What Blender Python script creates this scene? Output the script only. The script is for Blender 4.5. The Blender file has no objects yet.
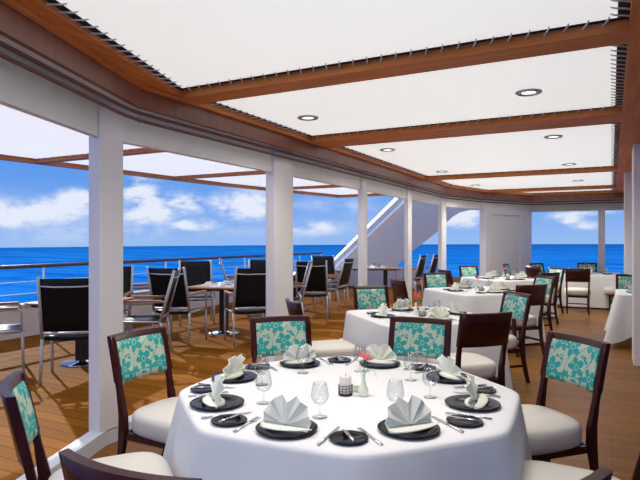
import bpy, math, random
from math import sin, cos, pi, radians, sqrt, atan2, exp
random.seed(7)
sc = bpy.context.scene
COL = sc.collection
TH = radians(27.5)
CS, SN = cos(TH), sin(TH)
H = 1.55            # eye height
FP = 560.0          # focal length in pixels of a 640 wide frame
DK = 0.10           # outdoor deck level

def W(X, Y):
    """right / forward of the viewer's spot -> deck coordinates (x athwart, y along)"""
    return (X * CS - Y * SN, X * SN + Y * CS)

def PX(px, Y):
    return W((px - 320) / FP * Y, Y)

# ------------------------------------------------------------------ materials
def nmat(name):
    m = bpy.data.materials.new(name); m.use_nodes = True
    nt = m.node_tree
    b = nt.nodes['Principled BSDF']
    return m, nt, b

def setp(b, **k):
    for a, v in k.items():
        b.inputs[a.replace('_', ' ')].default_value = v

def plain(name, col, rough=.5, metal=0., noise=0.06, scale=8., spec=.5, emis=0., ecol=None, bump=0., bscale=200.):
    m, nt, b = nmat(name)
    N, L = nt.nodes, nt.links
    tc = N.new('ShaderNodeTexCoord')
    n = N.new('ShaderNodeTexNoise'); n.inputs['Scale'].default_value = scale
    L.new(tc.outputs['Object'], n.inputs['Vector'])
    r = N.new('ShaderNodeValToRGB')
    r.color_ramp.elements[0].position = .3; r.color_ramp.elements[1].position = .7
    r.color_ramp.elements[0].color = (*[c * (1 - noise) for c in col], 1)
    r.color_ramp.elements[1].color = (*[min(1, c * (1 + noise)) for c in col], 1)
    L.new(n.outputs['Fac'], r.inputs['Fac']); L.new(r.outputs['Color'], b.inputs['Base Color'])
    b.inputs['Roughness'].default_value = rough
    b.inputs['Metallic'].default_value = metal
    b.inputs['Specular IOR Level'].default_value = spec
    if emis:
        b.inputs['Emission Color'].default_value = (*(ecol or col), 1)
        b.inputs['Emission Strength'].default_value = emis
    if bump:
        n2 = N.new('ShaderNodeTexNoise'); n2.inputs['Scale'].default_value = bscale
        L.new(tc.outputs['Object'], n2.inputs['Vector'])
        bp = N.new('ShaderNodeBump'); bp.inputs['Strength'].default_value = bump; bp.inputs['Distance'].default_value = .004
        L.new(n2.outputs['Fac'], bp.inputs['Height']); L.new(bp.outputs['Normal'], b.inputs['Normal'])
    return m

def wood(name, c1, c2, axis='X', rough=.4, scale=1.0, spec=.5):
    m, nt, b = nmat(name)
    N, L = nt.nodes, nt.links
    tc = N.new('ShaderNodeTexCoord'); mp = N.new('ShaderNodeMapping')
    s = {'X': (1.2, 22, 22), 'Y': (22, 1.2, 22), 'Z': (22, 22, 1.2)}[axis]
    mp.inputs['Scale'].default_value = [v * scale for v in s]
    L.new(tc.outputs['Object'], mp.inputs['Vector'])
    n = N.new('ShaderNodeTexNoise'); n.inputs['Scale'].default_value = 1.5; n.inputs['Detail'].default_value = 4
    L.new(mp.outputs['Vector'], n.inputs['Vector'])
    r = N.new('ShaderNodeValToRGB')
    r.color_ramp.elements[0].position = .3; r.color_ramp.elements[1].position = .72
    r.color_ramp.elements[0].color = (*c1, 1); r.color_ramp.elements[1].color = (*c2, 1)
    L.new(n.outputs['Fac'], r.inputs['Fac']); L.new(r.outputs['Color'], b.inputs['Base Color'])
    b.inputs['Roughness'].default_value = rough
    b.inputs['Specular IOR Level'].default_value = spec
    return m

def planks(name, cols, width, length, gap, rough=.4, spec=.4):
    """boards running athwart (x)"""
    m, nt, b = nmat(name)
    N, L = nt.nodes, nt.links
    tc = N.new('ShaderNodeTexCoord')
    br = N.new('ShaderNodeTexBrick')
    br.offset = .37; br.inputs['Scale'].default_value = 1
    br.inputs['Brick Width'].default_value = length; br.inputs['Row Height'].default_value = width
    br.inputs['Mortar Size'].default_value = gap; br.inputs['Mortar Smooth'].default_value = .3
    br.inputs['Color1'].default_value = (0, 0, 0, 1); br.inputs['Color2'].default_value = (1, 1, 1, 1)
    br.inputs['Mortar'].default_value = (.5, .5, .5, 1)
    L.new(tc.outputs['Object'], br.inputs['Vector'])
    mp = N.new('ShaderNodeMapping'); mp.inputs['Scale'].default_value = (1.5, 26, 1)
    L.new(tc.outputs['Object'], mp.inputs['Vector'])
    n = N.new('ShaderNodeTexNoise'); n.inputs['Scale'].default_value = 1.6; n.inputs['Detail'].default_value = 5
    L.new(mp.outputs['Vector'], n.inputs['Vector'])
    mx = N.new('ShaderNodeMix'); mx.data_type = 'FLOAT'; mx.inputs['Factor'].default_value = .55
    sep = N.new('ShaderNodeSeparateColor'); L.new(br.outputs['Color'], sep.inputs['Color'])
    L.new(sep.outputs['Red'], mx.inputs['A']); L.new(n.outputs['Fac'], mx.inputs['B'])
    r = N.new('ShaderNodeValToRGB')
    e = r.color_ramp.elements
    e[0].position = .15; e[0].color = (*cols[0], 1); e[1].position = .85; e[1].color = (*cols[2], 1)
    k = e.new(.5); k.color = (*cols[1], 1)
    L.new(mx.outputs['Result'], r.inputs['Fac'])
    m2 = N.new('ShaderNodeMix'); m2.data_type = 'RGBA'
    L.new(br.outputs['Fac'], m2.inputs['Factor']); L.new(r.outputs['Color'], m2.inputs['A'])
    m2.inputs['B'].default_value = (*[c * .25 for c in cols[0]], 1)
    L.new(m2.outputs['Result'], b.inputs['Base Color'])
    b.inputs['Roughness'].default_value = rough; b.inputs['Specular IOR Level'].default_value = spec
    return m

def floral(name):
    m, nt, b = nmat(name)
    N, L = nt.nodes, nt.links
    def math_(op, a, bb=None, c=None):
        q = N.new('ShaderNodeMath'); q.operation = op
        for i, v in enumerate((a, bb, c)):
            if v is None: continue
            if isinstance(v, (int, float)): q.inputs[i].default_value = v
            else: L.new(v, q.inputs[i])
        return q.outputs[0]
    tc = N.new('ShaderNodeTexCoord')
    sp = N.new('ShaderNodeSeparateXYZ'); L.new(tc.outputs['Object'], sp.inputs[0])
    cb = N.new('ShaderNodeCombineXYZ'); L.new(sp.outputs['X'], cb.inputs['X']); L.new(sp.outputs['Z'], cb.inputs['Y'])
    # gentle warp
    nz = N.new('ShaderNodeTexNoise'); nz.inputs['Scale'].default_value = 14
    L.new(cb.outputs[0], nz.inputs['Vector'])
    va = N.new('ShaderNodeVectorMath'); va.operation = 'MULTIPLY_ADD'
    L.new(nz.outputs['Color'], va.inputs[0]); va.inputs[1].default_value = (.02, .02, 0); L.new(cb.outputs[0], va.inputs[2])
    def flowers(scale, petals, base, amp, off, vec):
        sh = N.new('ShaderNodeVectorMath'); sh.operation = 'ADD'; L.new(vec, sh.inputs[0]); sh.inputs[1].default_value = off
        v = N.new('ShaderNodeTexVoronoi'); v.voronoi_dimensions = '2D'; v.inputs['Scale'].default_value = scale
        v.inputs['Randomness'].default_value = .75
        L.new(sh.outputs[0], v.inputs['Vector'])
        # local offset from the cell centre
        sb = N.new('ShaderNodeVectorMath'); sb.operation = 'SUBTRACT'
        sc2 = N.new('ShaderNodeVectorMath'); sc2.operation = 'SCALE'; L.new(sh.outputs[0], sc2.inputs[0]); sc2.inputs['Scale'].default_value = 1.0
        L.new(sc2.outputs[0], sb.inputs[0]); L.new(v.outputs['Position'], sb.inputs[1])
        s3 = N.new('ShaderNodeSeparateXYZ'); L.new(sb.outputs[0], s3.inputs[0])
        ang = math_('ARCTAN2', s3.outputs['Y'], s3.outputs['X'])
        spn = N.new('ShaderNodeSeparateColor'); L.new(v.outputs['Color'], spn.inputs[0])
        ang = math_('ADD', ang, math_('MULTIPLY', spn.outputs['Red'], 6.28))
        cc = math_('ABSOLUTE', math_('COSINE', math_('MULTIPLY', ang, petals / 2)))
        rad = math_('MULTIPLY_ADD', cc, amp, base)
        return math_('LESS_THAN', v.outputs['Distance'], rad), v
    f1, v1 = flowers(8.0, 5, .20, .33, (.013, .031, 0), va.outputs[0])
    # hollow lines between the petals
    f2, v2 = flowers(15, 3, .08, .34, (.31, .17, 0), va.outputs[0])
    # vines
    w = N.new('ShaderNodeTexNoise'); w.inputs['Scale'].default_value = 7; w.inputs['Detail'].default_value = 0
    L.new(cb.outputs[0], w.inputs['Vector'])
    vine = math_('LESS_THAN', math_('ABSOLUTE', math_('SUBTRACT', math_('FRACT', math_('MULTIPLY', w.outputs['Fac'], 5)), .5)), .055)
    leaf = math_('MULTIPLY', f2, math_('GREATER_THAN', v1.outputs['Distance'], .58))
    mask = math_('MAXIMUM', math_('MAXIMUM', f1, leaf), vine)
    core = math_('LESS_THAN', math_('ABSOLUTE', math_('SUBTRACT', v1.outputs['Distance'], .12)), .025)
    mask = math_('MULTIPLY', mask, math_('SUBTRACT', 1.0, math_('MULTIPLY', core, .7)))
    mx = N.new('ShaderNodeMix'); mx.data_type = 'RGBA'
    L.new(mask, mx.inputs['Factor'])
    mx.inputs['A'].default_value = (.50, .58, .44, 1); mx.inputs['B'].default_value = (.012, .36, .34, 1)
    L.new(mx.outputs['Result'], b.inputs['Base Color'])
    b.inputs['Roughness'].default_value = .6
    return m

def glassm(name):
    m = bpy.data.materials.new(name); m.use_nodes = True
    nt = m.node_tree; N, L = nt.nodes, nt.links; N.remove(N['Principled BSDF'])
    lw = N.new('ShaderNodeLayerWeight'); lw.inputs['Blend'].default_value = .35
    r = N.new('ShaderNodeValToRGB'); e = r.color_ramp.elements
    e[0].position = .0; e[0].color = (.05, .05, .05, 1); e[1].position = 1; e[1].color = (.75, .75, .75, 1)
    k = e.new(.6); k.color = (.10, .10, .10, 1)
    L.new(lw.outputs['Facing'], r.inputs['Fac'])
    t = N.new('ShaderNodeBsdfTransparent')
    tr = N.new('ShaderNodeValToRGB'); q = tr.color_ramp.elements
    q[0].position = 0; q[0].color = (.96, .965, .97, 1); q[1].position = 1; q[1].color = (.42, .44, .46, 1)
    k2 = q.new(.55); k2.color = (.90, .91, .92, 1)
    L.new(lw.outputs['Facing'], tr.inputs['Fac']); L.new(tr.outputs['Color'], t.inputs['Color'])
    g = N.new('ShaderNodeBsdfGlossy'); g.inputs['Roughness'].default_value = .04
    nz = N.new('ShaderNodeTexNoise'); nz.inputs['Scale'].default_value = 20
    rr = N.new('ShaderNodeValToRGB'); rr.color_ramp.elements[0].color = (.86, .87, .88, 1); rr.color_ramp.elements[1].color = (.95, .95, .95, 1)
    L.new(nz.outputs['Fac'], rr.inputs['Fac']); L.new(rr.outputs['Color'], g.inputs['Color'])
    x = N.new('ShaderNodeMixShader'); L.new(r.outputs['Color'], x.inputs[0]); L.new(t.outputs[0], x.inputs[1]); L.new(g.outputs[0], x.inputs[2])
    L.new(x.outputs[0], N['Material Output'].inputs['Surface'])
    return m

M = {}
M['cloth'] = plain('white_linen', (.82, .82, .825), .85, noise=.01, scale=3, spec=.2, bump=.15, bscale=260)
M['napkin'] = plain('pale_green_linen', (.88, .88, .76), .85, noise=.02, spec=.2, bump=.1, bscale=300)
M['black_plate'] = plain('black_glaze', (.006, .006, .007), .16, noise=.1, spec=.15)
M['steel'] = plain('cutlery_steel', (.62, .63, .66), .25, 1.0, noise=.03)
M['alu'] = plain('brushed_aluminium', (.52, .52, .53), .5, .3, noise=.04, scale=30)
M['chrome'] = plain('polished_steel', (.72, .75, .8), .14, 1.0, noise=.03)
M['sling'] = plain('black_mesh_sling', (.006, .007, .009), .4, noise=.15, scale=60, spec=.2)
M['mahog'] = wood('dark_mahogany', (.026, .004, .003), (.060, .009, .007), 'Z', .30, spec=.3)
M['cushion'] = plain('cream_leather', (.74, .69, .61), .42, noise=.02, scale=5, spec=.4)
M['floral'] = floral('teal_floral_fabric')
M['arm'] = wood('teak_armrest', (.40, .16, .07), (.55, .25, .12), 'Y', .45)
M['teak'] = wood('teak_tabletop', (.38, .17, .08), (.55, .28, .15), 'X', .4)
M['darkwood'] = plain('dark_post', (.012, .011, .011), .35, noise=.1)
M['beam'] = wood('beam_wood', (.54, .165, .040), (.74, .26, .075), 'X', .5, scale=.6, spec=.15)
M['beamy'] = wood('beam_wood_long', (.54, .165, .040), (.74, .26, .075), 'Y', .5, scale=.6, spec=.15)
M['fascia'] = wood('fascia_wood', (.19, .062, .034), (.26, .09, .05), 'Z', .35, scale=.5)
M['rodw'] = plain('rail_wood', (.13, .045, .035), .4, noise=.1)
M['paint'] = plain('white_paint', (.84, .81, .80), .5, noise=.01, bump=.25, bscale=120)
M['paint2'] = plain('header_paint', (.84, .82, .77), .7, noise=.02, bump=.4, bscale=90)
M['curb'] = plain('curb_shade_paint', (.66, .68, .75), .45, noise=.01)  # lavender grey puts the shade of the sill's inner face into the colour
M['bulk'] = plain('bulwark_paint', (.74, .66, .62), .55, noise=.02)
M['white'] = plain('bright_white_paint', (.9, .9, .9), .45, noise=.005)
M['dark'] = plain('ceiling_void', (.012, .012, .013), .8, noise=.1)
M['rope'] = plain('lacing_rope', (.62, .62, .64), .6, noise=.06)
M['panel'] = plain('stretched_canvas_glow', (.80, .80, .79), .45, noise=.004, scale=.7, emis=.62, ecol=(.98, 1, .99))  # emission added so the canvas looks white and lights the room
M['rim'] = plain('lamp_rim', (.5, .5, .5), .4, .5, noise=.03)
M['lens'] = plain('lamp_lens', (.9, .9, .9), .4, emis=1.6, ecol=(1, .98, .95))
M['candle'] = plain('candle_wax', (.80, .74, .67), .5, noise=.01)
M['wick'] = plain('wick', (.05, .05, .05), .9)
M['wire'] = plain('dark_wire', (.03, .03, .035), .35, .6)
M['vase'] = plain('pale_green_porcelain', (.82, .88, .72), .18, noise=.02)
M['red'] = plain('anthurium_red', (.85, .05, .10), .22, noise=.08, scale=30)
M['yellow'] = plain('spadix_yellow', (.85, .50, .15), .5, noise=.06)
M['green'] = plain('leaf_green', (.10, .32, .06), .35, noise=.15, scale=30)
M['glass'] = glassm('clear_glass')
M['china'] = plain('white_china', (.85, .85, .85), .25)
M['floor'] = planks('floor_boards', [(.160, .062, .007), (.222, .090, .011), (.280, .120, .017)], .085, 1.6, .0018, .33, .14)
M['deck'] = planks('deck_boards', [(.175, .060, .004), (.25, .090, .007), (.32, .122, .012)], .13, 2.4, .004, .7, .03)

# translucent outer canopy fabric, with emission added to keep it near white
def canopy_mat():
    m, nt, b = nmat('canopy_fabric_glow')
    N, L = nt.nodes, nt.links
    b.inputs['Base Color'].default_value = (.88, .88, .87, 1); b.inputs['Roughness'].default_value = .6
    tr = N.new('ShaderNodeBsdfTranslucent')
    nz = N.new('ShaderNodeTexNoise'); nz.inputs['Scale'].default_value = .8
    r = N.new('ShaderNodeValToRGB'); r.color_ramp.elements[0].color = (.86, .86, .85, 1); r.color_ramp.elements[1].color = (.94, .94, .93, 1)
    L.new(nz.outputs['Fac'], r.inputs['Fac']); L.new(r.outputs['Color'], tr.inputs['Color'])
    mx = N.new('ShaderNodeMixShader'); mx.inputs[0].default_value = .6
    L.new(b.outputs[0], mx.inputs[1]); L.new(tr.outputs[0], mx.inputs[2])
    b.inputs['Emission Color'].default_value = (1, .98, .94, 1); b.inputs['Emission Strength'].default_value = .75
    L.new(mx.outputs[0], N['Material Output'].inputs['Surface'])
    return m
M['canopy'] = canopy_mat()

def sea_mat():
    m, nt, b = nmat('sea_water')
    N, L = nt.nodes, nt.links
    tc = N.new('ShaderNodeTexCoord')
    mp = N.new('ShaderNodeMapping'); mp.inputs['Scale'].default_value = (.02, .06, 1); mp.inputs['Rotation'].default_value = (0, 0, -TH)
    L.new(tc.outputs['Object'], mp.inputs['Vector'])
    n = N.new('ShaderNodeTexNoise'); n.inputs['Scale'].default_value = 1; n.inputs['Detail'].default_value = 8; n.inputs['Roughness'].default_value = .62
    L.new(mp.outputs['Vector'], n.inputs['Vector'])
    r = N.new('ShaderNodeValToRGB')
    e = r.color_ramp.elements
    e[0].position = .34; e[0].color = (.012, .19, .58, 1); e[1].position = .72; e[1].color = (.060, .46, .98, 1)
    k = e.new(.52); k.color = (.022, .33, .84, 1)
    L.new(n.outputs['Fac'], r.inputs['Fac'])
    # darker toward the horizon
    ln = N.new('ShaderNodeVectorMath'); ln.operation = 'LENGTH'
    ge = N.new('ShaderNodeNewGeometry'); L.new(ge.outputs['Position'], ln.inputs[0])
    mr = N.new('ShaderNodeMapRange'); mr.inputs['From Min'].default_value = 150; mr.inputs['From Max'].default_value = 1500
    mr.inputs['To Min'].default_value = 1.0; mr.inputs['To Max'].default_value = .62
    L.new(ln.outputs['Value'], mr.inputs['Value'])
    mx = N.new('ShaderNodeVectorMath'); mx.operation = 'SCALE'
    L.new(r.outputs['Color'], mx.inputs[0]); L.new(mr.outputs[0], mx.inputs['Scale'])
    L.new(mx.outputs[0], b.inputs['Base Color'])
    b.inputs['Roughness'].default_value = .6; b.inputs['Specular IOR Level'].default_value = 0
    return m
M['sea'] = sea_mat()

# ------------------------------------------------------------------ mesh helper
class MB:
    def __init__(s): s.v = []; s.f = []; s.sm = []
    def add(s, vs, fs, smooth=False, xf=None):
        o = len(s.v)
        s.v += [xf(p) for p in vs] if xf else list(vs)
        s.f += [tuple(i + o for i in f) for f in fs]; s.sm += [smooth] * len(fs)
        return s
    def box(s, x0, y0, z0, x1, y1, z1, xf=None):
        vs = [(x0, y0, z0), (x1, y0, z0), (x1, y1, z0), (x0, y1, z0), (x0, y0, z1), (x1, y0, z1), (x1, y1, z1), (x0, y1, z1)]
        return s.add(vs, [(0, 3, 2, 1), (4, 5, 6, 7), (0, 1, 5, 4), (1, 2, 6, 5), (2, 3, 7, 6), (3, 0, 4, 7)], False, xf)
    def prism(s, poly, z0, z1, xf=None):
        n = len(poly)
        a = sum(poly[i][0] * poly[(i + 1) % n][1] - poly[(i + 1) % n][0] * poly[i][1] for i in range(n))
        if a < 0: poly = poly[::-1]
        vs = [(x, y, z0) for x, y in poly] + [(x, y, z1) for x, y in poly]
        fs = [tuple(range(n))[::-1], tuple(range(n, 2 * n))] + [(i, (i + 1) % n, n + (i + 1) % n, n + i) for i in range(n)]
        return s.add(vs, fs, False, xf)
    def hexa(s, a, b, xf=None):
        """loft between two quads (lists of four points)"""
        return s.add(list(a) + list(b), [(0, 3, 2, 1), (4, 5, 6, 7), (0, 1, 5, 4), (1, 2, 6, 5), (2, 3, 7, 6), (3, 0, 4, 7)], False, xf)
    def tube(s, pts, r, n=8, cap=True, xf=None, flat=None):
        rs = r if isinstance(r, (list, tuple)) else [r] * len(pts)
        vs = []; fs = []
        P = pts
        prev = None
        for i, p in enumerate(P):
            a = P[max(i - 1, 0)]; b = P[min(i + 1, len(P) - 1)]
            d = [b[k] - a[k] for k in range(3)]
            l = sqrt(sum(c * c for c in d)) or 1; d = [c / l for c in d]
            if prev is None:
                u = (0, 0, 1) if abs(d[2]) < .9 else (0, 1, 0)
            else: u = prev
            dot = sum(u[k] * d[k] for k in range(3)); u = [u[k] - dot * d[k] for k in range(3)]
            l = sqrt(sum(c * c for c in u)) or 1; u = [c / l for c in u]; prev = u
            w = (d[1] * u[2] - d[2] * u[1], d[2] * u[0] - d[0] * u[2], d[0] * u[1] - d[1] * u[0])
            ru, rw = (rs[i], rs[i]) if flat is None else (rs[i] * flat, rs[i])
            ph = pi / 4 if n == 4 else 0
            for k in range(n):
                c, q = cos(2 * pi * k / n + ph), sin(2 * pi * k / n + ph)
                vs.append(tuple(p[j] + u[j] * c * ru + w[j] * q * rw for j in range(3)))
        for i in range(len(P) - 1):
            for k in range(n):
                a = i * n + k; b = i * n + (k + 1) % n
                fs.append((a, b, b + n, a + n))
        if cap:
            fs.append(tuple(range(n))[::-1]); fs.append(tuple((len(P) - 1) * n + k for k in range(n)))
        return s.add(vs, fs, n > 5, xf)
    def lathe(s, prof, n=20, c=(0, 0, 0), xf=None, closed=False):
        vs = []; fs = []
        for r, z in prof:
            for k in range(n):
                vs.append((c[0] + r * cos(2 * pi * k / n), c[1] + r * sin(2 * pi * k / n), c[2] + z))
        m = len(prof)
        for i in range(m - 1 + (1 if closed else 0)):
            j = (i + 1) % m
            for k in range(n):
                k2 = (k + 1) % n
                fs.append((i * n + k, i * n + k2, j * n + k2, j * n + k))
        if not closed:
            if prof[0][0] > 1e-4: fs.append(tuple(range(n))[::-1])
            if prof[-1][0] > 1e-4: fs.append(tuple((m - 1) * n + k for k in range(n)))
        return s.add(vs, fs, True, xf)
    def grid(s, fn, nu, nv, thick=None, xf=None, smooth=True):
        """fn(u,v)->point ; thick: fn2(u,v)->point of the back"""
        vs = [fn(i / nu, j / nv) for j in range(nv + 1) for i in range(nu + 1)]
        fs = [(j * (nu + 1) + i, j * (nu + 1) + i + 1, (j + 1) * (nu + 1) + i + 1, (j + 1) * (nu + 1) + i) for j in range(nv) for i in range(nu)]
        if thick:
            o = len(vs)
            vs += [thick(i / nu, j / nv) for j in range(nv + 1) for i in range(nu + 1)]
            fs += [tuple(o + q for q in f[::-1]) for f in fs[:nu * nv]]
            e = [i for i in range(nu + 1)] + [j * (nu + 1) + nu for j in range(1, nv + 1)] + \
                [nv * (nu + 1) + i for i in range(nu - 1, -1, -1)] + [j * (nu + 1) for j in range(nv - 1, 0, -1)]
            rim = [(e[(k + 1) % len(e)], e[k], e[k] + o, e[(k + 1) % len(e)] + o) for k in range(len(e))]
            s.add(vs, fs, smooth, xf); base = len(s.v) - len(vs)
            s.f += [tuple(base + q for q in f) for f in rim]; s.sm += [False] * len(rim)
            return s
        return s.add(vs, fs, smooth, xf)
    def build(s, name, mat, parent=None, bevel=0, seg=2, loc=None):
        me = bpy.data.meshes.new(name); me.from_pydata(s.v, [], s.f); me.update()
        me.polygons.foreach_set('use_smooth', s.sm)
        import bmesh
        bm = bmesh.new(); bm.from_mesh(me)
        bmesh.ops.recalc_face_normals(bm, faces=bm.faces)
        if bevel:
            eds = [e for e in bm.edges if len(e.link_faces) == 2 and e.calc_face_angle(0) > .5]
            bmesh.ops.bevel(bm, geom=eds, offset=bevel, segments=seg, affect='EDGES', profile=.5, clamp_overlap=True)
        bm.to_mesh(me); bm.free()
        me.materials.append(mat)
        o = bpy.data.objects.new(name, me); COL.objects.link(o)
        if parent: o.parent = parent
        if loc: o.location = loc
        return o

def tag(o, label=None, cat=None, group=None, kind=None):
    if label: o['label'] = label
    if cat: o['category'] = cat
    if group: o['group'] = group
    if kind: o['kind'] = kind
    return o
def struct(name, mb, mat, label=None, cat=None, **k):
    return tag(mb.build(name, mat, **k), label, cat, kind='structure')
def empty(name, loc=(0, 0, 0), rz=0):
    o = bpy.data.objects.new(name, None); COL.objects.link(o); o.location = loc; o.rotation_euler = (0, 0, rz)
    o.empty_display_size = .1
    return o
KIDS = {}
def reg(root):
    KIDS.clear()
    for o in COL.objects:
        if o.parent: KIDS.setdefault(o.parent.name, []).append(o)
def dup(root, loc, rz, label, group=None, scale=None):
    r = root.copy(); COL.objects.link(r); r.location = loc; r.rotation_euler = (0, 0, rz)
    if scale: r.scale = (scale,) * 3
    r['label'] = label
    if group: r['group'] = group
    for ch in PROTO_KIDS[root.name]:
        c = ch[0].copy(); COL.objects.link(c); c.parent = r
        for g in ch[1]:
            d = g.copy(); COL.objects.link(d); d.parent = c
    return r
PROTO_KIDS = {}
def proto(root):
    ks = [o for o in COL.objects if o.parent == root]
    PROTO_KIDS[root.name] = [(k, [g for g in COL.objects if g.parent == k]) for k in ks]
    return root
USED = set()
def put(root, loc, rz, label, group=None, scale=None):
    """the first call moves the built one itself, later calls copy it with its parts"""
    if root.name not in USED:
        USED.add(root.name)
        root.location = loc; root.rotation_euler = (0, 0, rz)
        if scale: root.scale = (scale,) * 3
        root['label'] = label
        if group: root['group'] = group
        return root
    return dup(root, loc, rz, label, group, scale)

# ------------------------------------------------------------------ setting
ZP, ZB, ZF, ZH = H + 1.25, H + 1.187, H + 1.04, H + .774
YE = 16.4      # end window line
SL = -.39      # slope of the angled first bay (dx per dy)
def line_poly(x, yk, ky2, pts_end, y0=-1.6):
    return [(x + SL * (y0 - yk), y0), (x, yk)] + pts_end
FASC = [(-3.28 + .39 * (3.25 + 1.6), -1.6), (-3.28, 3.25), (-3.28, 12.5), (-2.84, 14.1), (-1.86, 15.9), (4.6, 15.9)]
def offset(poly, d):
    """offset an open polyline to its left"""
    out = []
    n = len(poly)
    for i in range(n):
        def nrm(a, b):
            dx, dy = b[0] - a[0], b[1] - a[1]; l = sqrt(dx * dx + dy * dy); return (-dy / l, dx / l)
        ns = []
        if i > 0: ns.append(nrm(poly[i - 1], poly[i]))
        if i < n - 1: ns.append(nrm(poly[i], poly[i + 1]))
        if len(ns) == 1: nx, ny = ns[0]; k = 1
        else:
            nx, ny = ns[0][0] + ns[1][0], ns[0][1] + ns[1][1]; l = sqrt(nx * nx + ny * ny); nx /= l; ny /= l
            k = 1 / max(.3, nx * ns[0][0] + ny * ns[0][1])
        out.append((poly[i][0] + nx * d * k, poly[i][1] + ny * d * k))
    return out
def band(poly, d0, d1, z0, z1, mb=None):
    """a solid strip following the polyline between two offsets (positive = outboard) and two heights"""
    mb = mb or MB()
    a, b = offset(poly, d0), offset(poly, d1)
    n = len(poly)
    vs = []
    for p, q in zip(a, b): vs += [(p[0], p[1], z0), (q[0], q[1], z0), (q[0], q[1], z1), (p[0], p[1], z1)]
    fs = []
    for i in range(n - 1):
        for k in range(4):
            fs.append((4 * i + k, 4 * i + (k + 1) % 4, 4 * i + 4 + (k + 1) % 4, 4 * i + 4 + k))
    fs += [(0, 1, 2, 3), (4 * n - 4, 4 * n - 3, 4 * n - 2, 4 * n - 1)]
    return mb.add(vs, fs)

COLL = [(-3.38 + .39 * (3.0 + 1.6), -1.6), (-3.38, 3.0), (-3.38, 12.6), (-2.95, 14.2), (-2.0, YE), (4.6, YE)]

# floors
mb = MB(); mb.prism(COLL + [(4.6, -1.6)], -.06, 0)
struct('floor', mb, M['floor'], 'warm brown narrow board floor of the dining room', 'floor')
mb = MB()
oc = offset(COLL, .10)
mb.prism([(-7.85, -1.6)] + [oc[0]] + oc[1:5] + [(4.6, oc[4][1]), (4.6, 22), (-7.85, 22)], -.06, DK)
struct('floor_deck', mb, M['deck'], 'sunlit teak board promenade deck outside the columns', 'deck')
# curb
mb = band(COLL, 0, .12, -.02, DK + .012)
struct('trim_1', mb, M['curb'], 'low white sill between dining floor and open deck', 'sill')
# ceiling void
mb = MB(); mb.box(-3.6, -1.6, ZP + .003, 4.6, 16.6, ZP + .16)
struct('ceiling', mb, M['dark'], 'dark void above the laced white ceiling panels', 'ceiling')
# fascia (taller dark wood), inner step
mb = band(FASC, 0, .04, ZF, ZP + .10)
struct('trim_2', mb, M['fascia'], 'dark wood fascia running round the ceiling edge', 'fascia')
mb = band(offset(FASC, -.045), 0, .045, ZB, ZP + .10)
SOF = [(-3.29 + .39 * (3.25 + 1.6), -1.6), (-3.29, 3.25), (-3.29, 3.66), (-3.19, 3.66), (-3.19, 3.56), (-3.19 + .35 * (3.56 + 1.6), -1.6)]
mb.prism(SOF, ZP - .035, ZP + .0028)
struct('trim_3', mb, M['beamy'], 'reddish wood inner moulding of the ceiling edge', 'moulding')
# header panels in line with the columns
mb = band(offset(COLL, .0), .04, .10, ZH, ZP + .10)
struct('trim_4', mb, M['paint2'], 'pale textured header panel above the open bays', 'header')
# groove strip under the fascia
mb = band(FASC, .04, .15, ZF + .012, ZF + .03)
struct('trim_18', mb, M['paint'], 'pale soffit strip between the wood fascia and the header', 'soffit')
# beams
beams = [(3.62, 3.86), (5.96, 6.45), (10.70, 10.97), (14.35, 14.58)]
names = ['nearest wooden cross beam between first and second ceiling panels', 'wide wooden cross beam behind the second ceiling panel', 'wooden cross beam behind the third long ceiling panel', 'farthest thin wooden cross beam of the ceiling']
for i, (a, b) in enumerate(beams):
    mb = MB(); mb.box(-3.24, a, ZB, .09, b, ZP + .098)
    struct('trim_%d' % (5 + i), mb, M['beam'], names[i], 'beam')
mb = MB(); mb.box(.09, -1.6, ZB, 1.15, 15.85, ZP + .098)
struct('trim_9', mb, M['beamy'], 'broad lengthwise wooden beam along the right of the ceiling', 'beam')
mb = MB(); mb.box(1.15, -1.6, ZB + .03, 4.6, 15.85, ZP + .098)
struct('trim_10', mb, M['white'], 'plain white ceiling beyond the lengthwise beam', 'ceiling')

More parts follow.
